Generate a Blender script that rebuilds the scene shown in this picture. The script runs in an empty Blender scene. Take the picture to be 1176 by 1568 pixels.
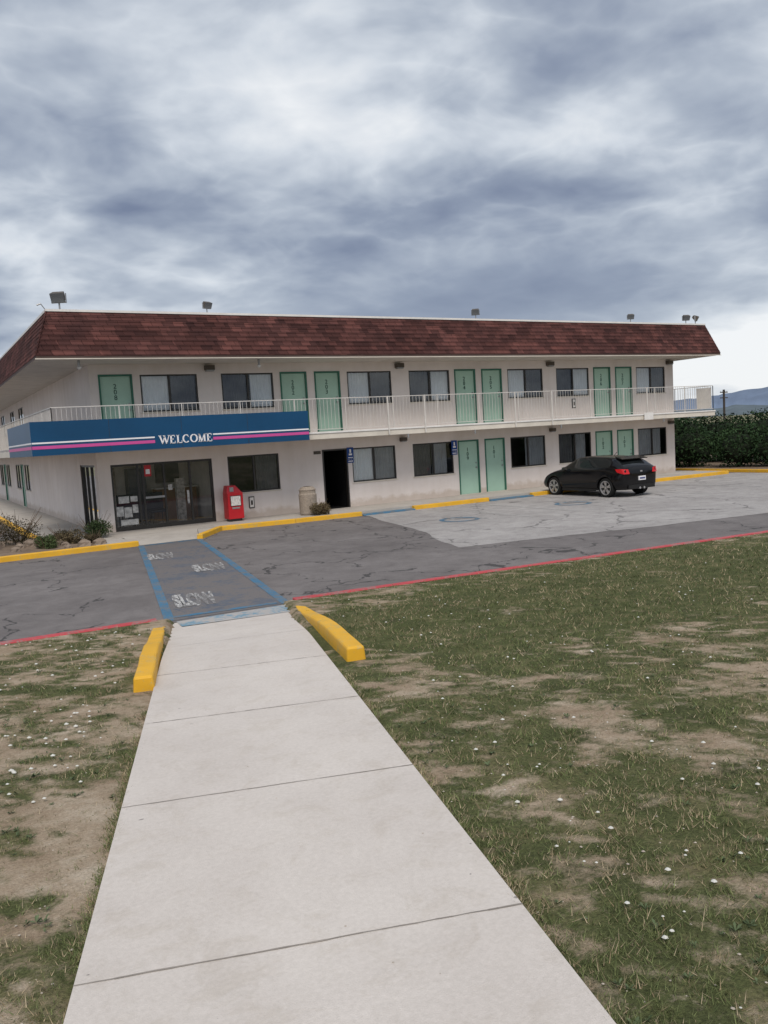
import bpy, bmesh, math, random
import numpy as np
from mathutils import Vector, Matrix
random.seed(7); RNG=np.random.default_rng(11)
S=bpy.context.scene
S.view_settings.view_transform='Standard'; S.view_settings.look='None'; S.view_settings.exposure=0
COL=S.collection
# ------------------------------------------------------------------ materials
def newmat(name):
    m=bpy.data.materials.new(name); m.use_nodes=True
    nt=m.node_tree; b=nt.nodes['Principled BSDF']; return m,nt,b
def N(nt,t,**k):
    n=nt.nodes.new(t)
    for a,v in k.items(): setattr(n,a,v)
    return n
def L(nt,a,b): nt.links.new(a,b)
def c4(c): return (c[0],c[1],c[2],1)
def mul(c,f): return tuple(min(1,x*f) for x in c)
def ramp(nt,fac,stops):
    r=N(nt,'ShaderNodeValToRGB'); el=r.color_ramp.elements
    while len(el)<len(stops): el.new(0.5)
    for e,(p,c) in zip(el,stops): e.position=p; e.color=c4(c)
    L(nt,fac,r.inputs[0]); return r.outputs[0]
def noise(nt,vec,scale,detail=6,rough=.6,dist=0):
    n=N(nt,'ShaderNodeTexNoise'); n.inputs['Scale'].default_value=scale; n.inputs['Detail'].default_value=min(detail,5)
    n.inputs['Roughness'].default_value=rough; n.inputs['Distortion'].default_value=dist
    if vec is not None: L(nt,vec,n.inputs['Vector'])
    return n.outputs['Fac']
def mixc(nt,fac,a,b,mode='MIX'):
    m=N(nt,'ShaderNodeMix',data_type='RGBA',blend_type=mode)
    for s,i in ((fac,0),(a,6),(b,7)):
        if hasattr(s,'is_linked'): L(nt,s,m.inputs[i])
        elif i==0: m.inputs[0].default_value=s
        else: m.inputs[i].default_value=c4(s)
    return m.outputs[2]
def math_(nt,op,a,b=None,c=None,clamp=False):
    m=N(nt,'ShaderNodeMath',operation=op,use_clamp=clamp)
    for i,s in enumerate((a,b,c)):
        if s is None: continue
        if hasattr(s,'is_linked'): L(nt,s,m.inputs[i])
        else: m.inputs[i].default_value=s
    return m.outputs[0]
def bump(nt,b,h,strength,dist=.01):
    n=N(nt,'ShaderNodeBump'); n.inputs['Strength'].default_value=strength; n.inputs['Distance'].default_value=dist
    L(nt,h,n.inputs['Height']); L(nt,n.outputs[0],b.inputs['Normal'])
def M(name,col,rough=.8,var=.18,scale=2.0,bmp=.0,bscale=60,metal=0,spec=.3,fine=.1):
    m,nt,b=newmat(name); tc=N(nt,'ShaderNodeTexCoord').outputs['Object']
    n1=noise(nt,tc,scale,4); n2=noise(nt,tc,scale*22,3)
    c=ramp(nt,n1,[(.3,mul(col,1-var)),(.7,mul(col,1+var))])
    g=ramp(nt,n2,[(.3,(1-fine,)*3),(.7,(1,)*3)])
    c=mixc(nt,1.0,c,g,'MULTIPLY')
    L(nt,c,b.inputs['Base Color']); b.inputs['Roughness'].default_value=rough; b.inputs['Metallic'].default_value=metal
    b.inputs['Specular IOR Level'].default_value=spec
    if bmp: bump(nt,b,noise(nt,tc,bscale,4),bmp)
    return m
wall_m,nt,b=newmat('stucco_wall'); tc=N(nt,'ShaderNodeTexCoord').outputs['Object']
c=ramp(nt,noise(nt,tc,.7,6),[(.3,(.71,.65,.62)),(.7,(.81,.75,.72))])
mp=N(nt,'ShaderNodeMapping'); mp.inputs['Scale'].default_value=(2.5,2.5,.35); L(nt,tc,mp.inputs[0])
c=mixc(nt,1,c,ramp(nt,noise(nt,mp.outputs[0],1.0,5),[(.3,(.93,.92,.90)),(.6,(1,1,1))]),'MULTIPLY')
sp=N(nt,'ShaderNodeSeparateXYZ'); L(nt,tc,sp.inputs[0])
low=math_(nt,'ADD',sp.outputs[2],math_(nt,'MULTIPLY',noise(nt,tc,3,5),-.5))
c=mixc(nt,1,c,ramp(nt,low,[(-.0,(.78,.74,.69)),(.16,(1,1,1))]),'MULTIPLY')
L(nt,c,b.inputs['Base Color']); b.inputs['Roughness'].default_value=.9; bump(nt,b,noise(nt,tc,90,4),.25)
soffit_m=M('soffit_paint',(.58,.54,.50),.8,.1)
slab_m=M('slab_edge_paint',(.68,.63,.55),.7,.12,1.5)
white_m=M('white_paint',(.78,.76,.73),.5,.08,3)
rail_m=M('railing_paint',(.66,.63,.59),.5,.1,3)
door_m=M('mint_door_paint',(.40,.60,.49),.45,.05,1.5,fine=.04)
frame_m=M('green_frame_paint',(.05,.17,.12),.5,.15)
bronze_m=M('bronze_aluminium',(.03,.027,.024),.4,.1,spec=.5)
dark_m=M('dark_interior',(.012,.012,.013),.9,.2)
inter_m=M('lobby_interior',(.66,.62,.56),.8,.12)
floor_m=M('lobby_floor',(.50,.44,.38),.35,.2)
num_m=M('door_number_paint',(.02,.06,.045),.5,0)
curt_m=M('light_curtain',(.90,.91,.91),.9,.05)
curtd_m=M('screened_curtain',(.15,.15,.155),.9,.25)
curtg_m=M('grey_curtain',(.42,.43,.44),.9,.15)
blue_m=M('sign_blue_panel',(.003,.058,.145),.4,.12,.8,spec=.4,fine=.03)
pink_m=M('sign_magenta_stripe',(.62,.09,.32),.4,.05)
signw_m=M('sign_white',(.85,.84,.86),.4,.03)
red_m=M('red_enamel',(.50,.010,.018),.35,.1,spec=.5)
metal_m=M('galvanised_metal',(.36,.36,.36),.4,.1,metal=.6)
lampd_m=M('lamp_housing',(.10,.085,.07),.5,.15)
isa_m=M('accessible_sign_blue',(.01,.06,.27),.4,.05)
rooftop_m=M('roof_membrane',(.3,.29,.28),.9)
glass_m,nt,b=newmat('window_glass'); out=nt.nodes['Material Output']
gl=N(nt,'ShaderNodeBsdfGlossy'); gl.inputs['Roughness'].default_value=.03; gl.inputs['Color'].default_value=(.9,.93,.95,1)
tr=N(nt,'ShaderNodeBsdfTransparent'); tr.inputs['Color'].default_value=(.94,.95,.95,1)
fr=N(nt,'ShaderNodeFresnel'); fr.inputs[0].default_value=1.5
ms=N(nt,'ShaderNodeMixShader'); L(nt,math_(nt,'ADD',fr.outputs[0],.03),ms.inputs[0]); L(nt,tr.outputs[0],ms.inputs[1]); L(nt,gl.outputs[0],ms.inputs[2]); L(nt,ms.outputs[0],out.inputs[0])
# shingles
sh_m,nt,b=newmat('mansard_shingles'); tc=N(nt,'ShaderNodeTexCoord').outputs['Object']
sp=N(nt,'ShaderNodeSeparateXYZ'); L(nt,tc,sp.inputs[0]); cb=N(nt,'ShaderNodeCombineXYZ')
L(nt,math_(nt,'ADD',sp.outputs[0],sp.outputs[1]),cb.inputs[0]); L(nt,sp.outputs[2],cb.inputs[1])
def brick(w,h,c1,c2,off=.5,mort=.006):
    br=N(nt,'ShaderNodeTexBrick'); L(nt,cb.outputs[0],br.inputs['Vector']); br.inputs['Scale'].default_value=1
    br.inputs['Brick Width'].default_value=w; br.inputs['Row Height'].default_value=h; br.inputs['Mortar Size'].default_value=mort
    br.inputs['Color1'].default_value=c4(c1); br.inputs['Color2'].default_value=c4(c2); br.inputs['Mortar'].default_value=(.03,.014,.013,1)
    br.offset=off; br.inputs['Mortar Smooth'].default_value=.2; return br
b1=brick(.30,.135,(.070,.035,.033),(.145,.066,.059)); b2=brick(.62,.27,(.58,.56,.57),(1.18,1.1,1.08),.37,0)
c=mixc(nt,1,b1.outputs[0],b2.outputs[0],'MULTIPLY')
c=mixc(nt,1,c,ramp(nt,noise(nt,tc,1.3,6),[(.3,(.75,.78,.82)),(.7,(1.12,1.05,1.02))]),'MULTIPLY')
L(nt,c,b.inputs['Base Color']); b.inputs['Roughness'].default_value=.95; b.inputs['Specular IOR Level'].default_value=.15
bump(nt,b,math_(nt,'ADD',math_(nt,'MULTIPLY',b1.outputs['Fac'],-1.0),noise(nt,tc,40,4)),.5,.02)

def asphalt(name,c1,c2,crack=.5,cscale=.55):
    m,nt,b=newmat(name); tc=N(nt,'ShaderNodeTexCoord').outputs['Object']
    c=ramp(nt,noise(nt,tc,.35,8,.65),[(.3,c1),(.7,c2)])
    c=mixc(nt,1,c,ramp(nt,noise(nt,tc,60,4,.7),[(.3,(.70,.70,.70)),(.7,(1.22,1.22,1.22))]),'MULTIPLY')
    c=mixc(nt,1,c,ramp(nt,noise(nt,tc,2.2,6,.75,.5),[(.3,(.78,.77,.77)),(.6,(1.10,1.10,1.10))]),'MULTIPLY')
    nz=N(nt,'ShaderNodeTexNoise'); nz.inputs['Scale'].default_value=1.6; nz.inputs['Detail'].default_value=4; L(nt,tc,nz.inputs['Vector'])
    va=N(nt,'ShaderNodeVectorMath',operation='MULTIPLY_ADD'); L(nt,nz.outputs['Color'],va.inputs[0]); va.inputs[1].default_value=(1.3,1.3,0); L(nt,tc,va.inputs[2])
    vo=N(nt,'ShaderNodeTexVoronoi',feature='DISTANCE_TO_EDGE'); vo.inputs['Scale'].default_value=cscale; L(nt,va.outputs[0],vo.inputs['Vector'])
    k=math_(nt,'LESS_THAN',vo.outputs['Distance'],.011)
    k=math_(nt,'MULTIPLY',k,math_(nt,'GREATER_THAN',noise(nt,tc,.5,3),.47))
    k=math_(nt,'MULTIPLY',k,crack)
    c=mixc(nt,k,c,(.035,.033,.033))
    L(nt,c,b.inputs['Base Color']); b.inputs['Roughness'].default_value=.85
    bump(nt,b,noise(nt,tc,120,3),.4); return m
asph_m=asphalt('aged_asphalt',(.122,.110,.108),(.195,.180,.176),.85)
park_m=asphalt('pale_parking_surface',(.29,.275,.268),(.39,.375,.365),.5,.3)
def concrete(name,c1,c2,edge=None):
    m,nt,b=newmat(name); tc=N(nt,'ShaderNodeTexCoord').outputs['Object']
    c=ramp(nt,noise(nt,tc,1.1,8,.6),[(.3,c1),(.7,c2)])
    c=mixc(nt,1,c,ramp(nt,noise(nt,tc,45,5,.7),[(.3,(.9,.9,.89)),(.7,(1.05,1.05,1.05))]),'MULTIPLY')
    c=mixc(nt,1,c,ramp(nt,noise(nt,tc,4.5,5,.75,.6),[(.36,(.93,.92,.90)),(.5,(1,1,1))]),'MULTIPLY')
    sp=noise(nt,tc,14,2,.5)
    c=mixc(nt,math_(nt,'GREATER_THAN',sp,.78),c,mul(c1,.5))
    L(nt,c,b.inputs['Base Color']); b.inputs['Roughness'].default_value=.88; bump(nt,b,noise(nt,tc,150,4),.25); return m
conc_m=concrete('path_concrete',(.54,.495,.46),(.62,.575,.535))
conc2_m=concrete('walk_concrete',(.38,.35,.32),(.48,.45,.41))
joint_m=M('joint_grime',(.30,.27,.24),.9,.3,6)
def paint(name,col,under,amt,scale=3.,rough=.6):
    m,nt,b=newmat(name); tc=N(nt,'ShaderNodeTexCoord').outputs['Object']
    n=math_(nt,'ADD',math_(nt,'MULTIPLY',noise(nt,tc,scale,8,.75),.6),math_(nt,'MULTIPLY',noise(nt,tc,scale*9,4,.7),.4))
    f=ramp(nt,n,[(amt,(0,0,0)),(amt+.08,(1,1,1))])
    c=mixc(nt,f,under,ramp(nt,noise(nt,tc,2,5),[(.3,mul(col,.82)),(.7,col)]))
    L(nt,c,b.inputs['Base Color']); b.inputs['Roughness'].default_value=rough; bump(nt,b,noise(nt,tc,100,3),.2); return m
yel_m=paint('yellow_kerb_paint',(.82,.45,.025),(.5,.38,.15),.39)
redk_m=paint('red_kerb_paint',(.52,.055,.07),(.30,.16,.15),.43)
bluel_m=paint('blue_line_paint',(.05,.18,.31),(.14,.16,.18),.45)
bluew_m=paint('worn_blue_field',(.10,.12,.155),(.155,.143,.14),.5,1.2)
bluer_m=paint('worn_blue_ramp',(.17,.31,.41),(.42,.40,.38),.48,2.5)
whl_m=paint('worn_white_paint',(.55,.55,.54),(.17,.165,.165),.485,1.6)
whf_m=paint('faded_white_line',(.56,.55,.54),(.36,.35,.34),.5,3)
# ------------------------------------------------------------------ mesh builder
def addobj(name,me,parent=None):
    o=bpy.data.objects.new(name,me); COL.objects.link(o)
    if parent: o.parent=parent
    return o
def empty(name):
    o=bpy.data.objects.new(name,None); o.empty_display_size=.5; COL.objects.link(o); return o
class MB:
    def __init__(s): s.v=[];s.f=[];s.m=[];s.mats=[]
    def mi(s,m):
        if m not in s.mats: s.mats.append(m)
        return s.mats.index(m)
    def poly(s,pts,m):
        k=len(s.v); s.v+= [tuple(p) for p in pts]; s.f.append(list(range(k,k+len(pts)))); s.m.append(s.mi(m))
    def mesh(s,vs,fs,m):
        k=len(s.v); s.v+=[tuple(p) for p in vs]; i=s.mi(m)
        for f in fs: s.f.append([k+a for a in f]); s.m.append(i)
    def box(s,x0,x1,y0,y1,z0,z1,m):
        s.mesh([(x0,y0,z0),(x1,y0,z0),(x1,y1,z0),(x0,y1,z0),(x0,y0,z1),(x1,y0,z1),(x1,y1,z1),(x0,y1,z1)],
          [(3,2,1,0),(4,5,6,7),(0,1,5,4),(1,2,6,5),(2,3,7,6),(3,0,4,7)],m)
    def cyl(s,p0,p1,r,m,n=12,r1=None):
        p0=Vector(p0);p1=Vector(p1); d=(p1-p0).normalized(); r1=r if r1 is None else r1
        u=d.orthogonal().normalized(); w=d.cross(u); vs=[]
        for p,rr in((p0,r),(p1,r1)):
            for i in range(n):
                a=2*math.pi*i/n; vs.append(p+u*math.cos(a)*rr+w*math.sin(a)*rr)
        fs=[(i,(i+1)%n,n+(i+1)%n,n+i) for i in range(n)]+[tuple(range(n))[::-1],tuple(range(n,2*n))]
        s.mesh(vs,fs,m)
    def prism(s,poly,z0,z1,m):
        n=len(poly); vs=[(x,y,z0) for x,y in poly]+[(x,y,z1) for x,y in poly]
        s.mesh(vs,[tuple(range(n,2*n)),tuple(range(n))[::-1]]+[(i,(i+1)%n,n+(i+1)%n,n+i) for i in range(n)],m)
    def build(s,name,parent=None,bevel=0,smooth=False):
        me=bpy.data.meshes.new(name); me.from_pydata(s.v,[],s.f)
        for m in s.mats: me.materials.append(m)
        me.polygons.foreach_set('material_index',s.m)
        if smooth: me.polygons.foreach_set('use_smooth',[True]*len(s.f))
        me.update(); o=addobj(name,me,parent)
        if bevel:
            b=o.modifiers.new('bevel','BEVEL'); b.width=bevel; b.segments=2; b.limit_method='ANGLE'
        return o
# ------------------------------------------------------------------ numpy noise
TAB=RNG.random((256,256))
def vn(x,y):
    xi=np.floor(x).astype(int); yi=np.floor(y).astype(int); fx=x-xi; fy=y-yi
    fx=fx*fx*(3-2*fx); fy=fy*fy*(3-2*fy); a=lambda i,j:TAB[(xi+i)&255,(yi+j)&255]
    return (a(0,0)*(1-fx)+a(1,0)*fx)*(1-fy)+(a(0,1)*(1-fx)+a(1,1)*fx)*fy
def fbm(x,y,o=5,g=.55):
    s=0;am=1;t=0
    for i in range(o):
        s=s+am*vn(x*2**i+17.3*i,y*2**i+9.1*i); t+=am; am*=g
    return s/t
# ------------------------------------------------------------------ ground
def yk(x): return np.where(x>4.8,11.4-.1*(x-4.8),11.4+.055*(4.8-x))
def hl(x,y):
    d=np.clip(yk(x)-y,0,16); return .055+.058*d
def xL(y): return .315+.3225*(y-2.9)
def xR(y): return 1.71+.315*(y-1.81)
def zs(x,y):
    d=np.clip(yk(x)-y,0,16); t=np.clip(d/3.2,0,1); t=t*t*(3-2*t)
    return (hl(x,y)+.03)*t+(.010+.012*d)*(1-t)
g=MB(); g.poly([(-6000,-6000,-.03),(6000,-6000,-.03),(6000,6000,-.03),(-6000,6000,-.03)],M('dry_scrub_ground',(.17,.16,.09),.95,.3,.02))
g.build('ground')
a=MB(); xs=[-80,-40,0,4.8,15,30,60]
for i in range(len(xs)-1):
    x0,x1=xs[i],xs[i+1]; a.poly([(x0,float(yk(x0))-.05,0),(x1,float(yk(x1))-.05,0),(x1,90,0),(x0,90,0)],asph_m)
a.build('asphalt_parking_lot')
a=MB(); edge=[(12.2,22.4),(11.2,18),(9.9,14.2),(14,13.3),(20,12.3),(30,11.2)]; pe=[]
for (xa,ya),(xb,yb) in zip(edge,edge[1:]):
    for t in np.linspace(0,1,9)[:-1]: pe.append((xa+(xb-xa)*t+random.uniform(-.07,.07),ya+(yb-ya)*t+random.uniform(-.07,.07),.004))
a.poly(pe+[(30,11.2,.004),(30,22.6,.004)],park_m); a.build('concrete_parking_bays')
# lawn
xs=np.concatenate([np.arange(-60,-9,3.),np.arange(-9,24,.08),np.arange(24,90,3.)])
nv=170; vv=np.linspace(0,1,nv)**1.0
X,V=np.meshgrid(xs,vv); Y=yk(X)*(1-V)+(-4.0)*V
Y=np.where(V>=1,-60,Y)
BL=((.5,5.6,.7,.7,-.06),(.25,3.9,.7,.7,-.08),(3.15,4.3,.4,.22,-.11),(3.5,3.5,.5,.18,-.13),(3.95,3.1,.4,.2,-.13),(4.4,4.95,.5,.18,-.12),(3.4,5.6,.4,.22,-.10),
    (5.6,10.2,1.0,.35,-.14),(7.5,10.7,3,.18,-.08),(9,8.2,4.5,2.3,.17),(1.0,10.9,2.5,.25,-.10),(3.2,2.6,.6,.35,.03),(1.6,8.6,.8,.8,.02),(4.4,8.4,1.0,.9,.08),(2.9,2.0,.5,.4,-.05),(4.9,6.5,.9,.6,.05),(2.6,3.2,.3,.3,-.05),(6.5,5.5,1.0,.25,-.05))
def mask(x,y):
    wx=x+.4*(fbm(x*2.1+50,y*2.1,3)-.5); wy=y+.4*(fbm(x*2.1,y*2.1+70,3)-.5)
    n=fbm(wx*1.3+3,wy*1.3+8,3,.6); f=fbm(x*5.5,y*5.5,4,.85)
    side=np.where(x<xL(y),-.012,.048)
    m=n*.36+f*.64+side
    for (bx,by,rx,ry,s) in BL: m=m+s*np.exp(-((wx-bx)/rx)**2-((wy-by)/ry)**2)
    return np.clip((m-.39)/.20,0,1)
G=mask(X,Y); Z=hl(X,Y)+.02*(fbm(X*2,Y*2,4)-.5)
ins=(X>xL(Y)-.02)&(X<xR(Y)+.02); Z=np.where(ins,np.minimum(Z,zs(X,Y)-.06),Z)
nx=len(xs); vs=np.stack([X.ravel(),Y.ravel(),Z.ravel()],1)
i=np.arange(nv-1)[:,None]*nx+np.arange(nx-1)[None,:]; i=i.ravel(); fs=np.stack([i,i+nx,i+nx+1,i+1],1)
me=bpy.data.meshes.new('lawn'); me.vertices.add(len(vs)); me.vertices.foreach_set('co',vs.ravel()); me.loops.add(len(fs)*4); me.loops.foreach_set('vertex_index',fs.ravel())
me.polygons.add(len(fs)); me.polygons.foreach_set('loop_start',np.arange(len(fs))*4); me.polygons.foreach_set('use_smooth',np.ones(len(fs),bool)); me.update(calc_edges=True)
at=me.attributes.new('grass','FLOAT','POINT'); at.data.foreach_set('value',G.ravel().astype(np.float32))
lm,nt,b=newmat('patchy_lawn'); tc=N(nt,'ShaderNodeTexCoord').outputs['Object']
an=N(nt,'ShaderNodeAttribute'); an.attribute_name='grass'
k=math_(nt,'ADD',an.outputs['Fac'],math_(nt,'MULTIPLY',math_(nt,'SUBTRACT',noise(nt,tc,16,8,.8),.5),2.2))
dirt=ramp(nt,noise(nt,tc,2.2,8,.7),[(.3,(.30,.225,.155)),(.52,(.43,.345,.255)),(.72,(.56,.48,.38))])
dirt=mixc(nt,1,dirt,ramp(nt,noise(nt,tc,70,4,.8),[(.3,(.66,.63,.6)),(.6,(1.05,1.05,1.05))]),'MULTIPLY')
gr=ramp(nt,noise(nt,tc,3,8,.75),[(.3,(.068,.076,.036)),(.5,(.10,.115,.05)),(.72,(.20,.18,.10))])
gr=mixc(nt,1,gr,ramp(nt,noise(nt,tc,55,5,.8),[(.35,(.5,.5,.5)),(.65,(1.3,1.28,1.2))]),'MULTIPLY')
c=mixc(nt,ramp(nt,k,[(.1,(0,0,0)),(.8,(1,1,1))]),dirt,gr)
L(nt,c,b.inputs['Base Color']); b.inputs['Roughness'].default_value=.95; b.inputs['Specular IOR Level'].default_value=.1
bump(nt,b,noise(nt,tc,30,6,.8),.8,.03); me.materials.append(lm)
lawn=addobj('lawn',me)
def colmat(name,rough=.8,trans=.25):
    m,nt,b=newmat(name); a=N(nt,'ShaderNodeAttribute'); a.attribute_name='Col'
    tcx=N(nt,'ShaderNodeTexCoord').outputs['Object']
    c=mixc(nt,1,a.outputs['Color'],ramp(nt,noise(nt,tcx,8,2),[(.3,(.8,.8,.8)),(.7,(1.1,1.1,1.1))]),'MULTIPLY')
    L(nt,c,b.inputs['Base Color']); b.inputs['Roughness'].default_value=rough; b.inputs['Specular IOR Level'].default_value=.15
    return m
leaf_m=colmat('foliage'); 
def facemesh(name,co,nper,cols,mat,parent=None):
    n=len(co); me=bpy.data.meshes.new(name); me.vertices.add(n*nper); me.vertices.foreach_set('co',co.reshape(-1).astype(np.float32))
    me.loops.add(n*nper); me.loops.foreach_set('vertex_index',np.arange(n*nper)); me.polygons.add(n); me.polygons.foreach_set('loop_start',np.arange(n)*nper)
    me.update(calc_edges=True); ca=me.color_attributes.new('Col','FLOAT_COLOR','POINT')
    cc=np.ones((n,nper,4),np.float32); cc[:,:,:3]=cols[:,None,:]; ca.data.foreach_set('color',cc.reshape(-1)); me.materials.append(mat)
    return addobj(name,me,parent)
# grass blades
n=700000; u=RNG.random(n); r=1.3*(24/1.3)**(u**.85); th=math.radians(30)+RNG.uniform(-.8,.8,n)
x=r*np.sin(th); y=r*np.cos(th)
ne=26000; ye=RNG.uniform(1.0,10.9,ne); sidee=RNG.random(ne)<.5; off=np.abs(RNG.normal(0,.035,ne))-.012; xe=np.where(sidee,xL(ye)-off,xR(ye)+off); kp=fbm(ye*3+sidee*20,ye*0+4,3)>.42; xe=xe[kp];ye=ye[kp]
m_=mask(x,y); cl=fbm(x*14,y*14,2); keep=(y<yk(x)-.12)&(RNG.random(n)<(m_*.80+.08)*np.clip((cl-.28)*2.6,.06,1))&~((x>xL(y)-.01)&(x<xR(y)+.01))
x=np.concatenate([x[keep],xe]); y=np.concatenate([y[keep],ye]); r=np.hypot(x,y); m_=np.concatenate([m_[keep],np.full(len(xe),.7)])
keep=~((y>6.6)&(((x>xL(y)-.28)&(x<xL(y)+.1))|((x<xR(y)+.4)&(x>xR(y)-.1))))
x=x[keep];y=y[keep];r=r[keep];m_=m_[keep]; n=len(x)
clump=fbm(x*5,y*5,3); hgt=(.008+.022*RNG.random(n)**1.6)*(.5+.6*m_+.5*clump)*(1+r*.03); w=(.0016+.00070*r)*(.7+.6*RNG.random(n))
az=RNG.uniform(0,6.283,n); ln=RNG.uniform(.2,1.6,n)*hgt; z=hl(x,y)+.02*(fbm(x*2,y*2,4)-.5)-.003
dx=np.cos(az)*w/2; dy=np.sin(az)*w/2; a2=RNG.uniform(0,6.283,n)
co=np.stack([np.stack([x-dx,y-dy,z],1),np.stack([x+dx,y+dy,z],1),np.stack([x+np.cos(a2)*ln,y+np.sin(a2)*ln,z+hgt],1)],1)
t=RNG.random(n)[:,None]; dry=(RNG.random(n)<(.46-.26*m_)+.3*(fbm(x*1.5+40,y*1.5,3)>.54))[:,None]
gcol=np.array([.080,.105,.040])*(1-t)+np.array([.195,.225,.095])*t; dcol=np.array([.24,.185,.11])*(1-t)+np.array([.46,.38,.26])*t
lush=np.exp(-((x-9)/4.5)**2-((y-8.2)/2.3)**2)[:,None]; gcol=gcol*(1-.42*lush)
tone=(.75+.6*fbm(x*.9+3,y*.9+60,4))[:,None]
facemesh('grass',co,3,np.where(dry,dcol,gcol)*tone,leaf_m,lawn)
# weed rosettes
n=3800; u=RNG.random(n); r=1.6*(13/1.6)**u; th=math.radians(30)+RNG.uniform(-.7,.7,n); x=r*np.sin(th); y=r*np.cos(th)
keep=(y<yk(x)-.2)&(RNG.random(n)<np.where(x<xL(y),.9,.4)*(fbm(x*1.7+9,y*1.7,3)>.47))&(mask(x,y)>.1)&~((x>xL(y)-.06)&(x<xR(y)+.06)); x=x[keep];y=y[keep]; n=len(x)
k_=10; sc_=RNG.uniform(.4,1.1,(n,1)); ang=RNG.uniform(0,6.283,(n,k_)); ln=RNG.uniform(.010,.032,(n,k_))*sc_; ww=ln*.2; up=ln*RNG.uniform(.15,.9,(n,k_)); X0=x[:,None]+0*ang; Y0=y[:,None]+0*ang; Z0=hl(X0,Y0)+.004
ca_,sa_=np.cos(ang),np.sin(ang)
co=np.stack([np.stack([X0,Y0,Z0],-1),np.stack([X0+ca_*ln*.6-sa_*ww,Y0+sa_*ln*.6+ca_*ww,Z0+up*.8],-1),np.stack([X0+ca_*ln,Y0+sa_*ln,Z0+up],-1),np.stack([X0+ca_*ln*.6+sa_*ww,Y0+sa_*ln*.6-ca_*ww,Z0+up*.8],-1)],2).reshape(-1,4,3)
t=RNG.random(len(co))[:,None]; facemesh('lawn_weeds',co,4,np.array([.06,.085,.04])*(1-t)+np.array([.13,.17,.09])*t,leaf_m,lawn)
# dandelion heads / litter specks
n=1700; u=RNG.random(n); r=2.2*(14/2.2)**u; th=math.radians(30)+RNG.uniform(-.6,.6,n); x=r*np.sin(th); y=r*np.cos(th)
dens=np.where(x<xL(y),np.where(y>5.0,.95,.14),.22+.3*(fbm(x*2,y*2,2)>.55)); keep=(y<yk(x)-.2)&(RNG.random(n)<dens)&~((x>xL(y)-.3)&(x<xR(y)+.35)); x=x[keep];y=y[keep]; r=r[keep]
d=MB(); dm=M('dandelion_fluff',(.62,.62,.58),.9,.05); stn=M('pale_pebble',(.45,.40,.34),.9,.2,20)
for xx,yy in zip(x,y):
    zz=float(hl(xx,yy)); s=random.uniform(.005,.016)*(1.3 if xx<xL(yy) else 1); hh=random.uniform(.01,.035)
    vs=[(xx+s*a,yy+s*b_,zz+hh+s*.7*c_) for a,b_,c_ in ((1,0,0),(.3,.9,.1),(-.8,.5,0),(-.7,-.6,.1),(.4,-.9,0),(0,0,.9),(0,0,-.5))]
    d.mesh(vs,[(i,(i+1)%5,5) for i in range(5)]+[((i+1)%5,i,6) for i in range(5)],dm)
for q in range(900):
    rr=random.uniform(1.6,8); tt=math.radians(30)+random.uniform(-.65,.65); xx=rr*math.sin(tt); yy=rr*math.cos(tt)
    if xL(yy)-.02<xx<xR(yy)+.02 and random.random()>.03: continue
    onp=xL(yy)-.02<xx<xR(yy)+.02; zz=(float(zs(xx,yy)) if onp else float(hl(xx,yy)))+.001; s=random.uniform(.003,.009)*(.7 if onp else 1)
    vs=[(xx+s*a*random.uniform(.7,1.2),yy+s*b_*random.uniform(.7,1.2),zz+s*.6*c_) for a,b_,c_ in ((1,0,0),(.3,.9,.1),(-.8,.5,0),(-.7,-.6,.1),(.4,-.9,0),(0,0,.9),(0,0,-.5))]
    d.mesh(vs,[(i,(i+1)%5,5) for i in range(5)]+[((i+1)%5,i,6) for i in range(5)],stn)
d.build('dandelions',lawn)
# ------------------------------------------------------------------ path
p=MB(); NS=60; ys=np.linspace(-3,11.35,NS)
for i in range(NS-1):
    y0,y1=ys[i],ys[i+1]
    def P(fx,y,dz=0):
        xl,xr=xL(y),xR(y); 
        return (xl,y,float(zs(xl,y))+dz),(xr,y,float(zs(xr,y))+dz)
    A,B=P(0,y0); C,D=P(0,y1); p.poly([A,B,D,C],conc_m)
    p.poly([(A[0],A[1],A[2]-.08),A,C,(C[0],C[1],C[2]-.08)],conc_m); p.poly([B,(B[0],B[1],B[2]-.08),(D[0],D[1],D[2]-.08),D],conc_m)
for yl in (-.23,1.37,2.97,4.57,6.17,7.77,9.37):
    x0=xL(yl); 
    yr=yl-.56; x1=xR(yr); ww=.0040; pts=[]
    for t in np.linspace(0,1,25):
        xx=x0+(x1-x0)*t; yy=yl+(yr-yl)*t+random.uniform(-.0025,.0025); pts.append((xx,yy))
    for (xa,ya),(xb,yb) in zip(pts,pts[1:]):
        wv=ww*random.uniform(.5,1.3)
        p.poly([(xa,ya-wv,float(zs(xa,ya-wv))+.003),(xb,yb-wv,float(zs(xb,yb-wv))+.003),(xb,yb+wv,float(zs(xb,yb+wv))+.003),(xa,ya+wv,float(zs(xa,ya+wv))+.003)],joint_m)
p.build('concrete_path')
def strip(mb,pts,w,z0,z1,m,zf=None):
    for (xa,ya),(xb,yb) in zip(pts,pts[1:]):
        d=Vector((xb-xa,yb-ya)); d.normalize(); nn=Vector((-d.y,d.x))*w/2
        za=zf(xa,ya) if zf else 0; zb=zf(xb,yb) if zf else 0
        vs=[]
        for zz in(z0,z1):
            vs+=[(xa+nn.x,ya+nn.y,za+zz),(xa-nn.x,ya-nn.y,za+zz),(xb-nn.x,yb-nn.y,zb+zz),(xb+nn.x,yb+nn.y,zb+zz)]
        mb.mesh(vs,[(3,2,1,0),(4,5,6,7),(0,1,5,4),(1,2,6,5),(2,3,7,6),(3,0,4,7)],m)
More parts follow.
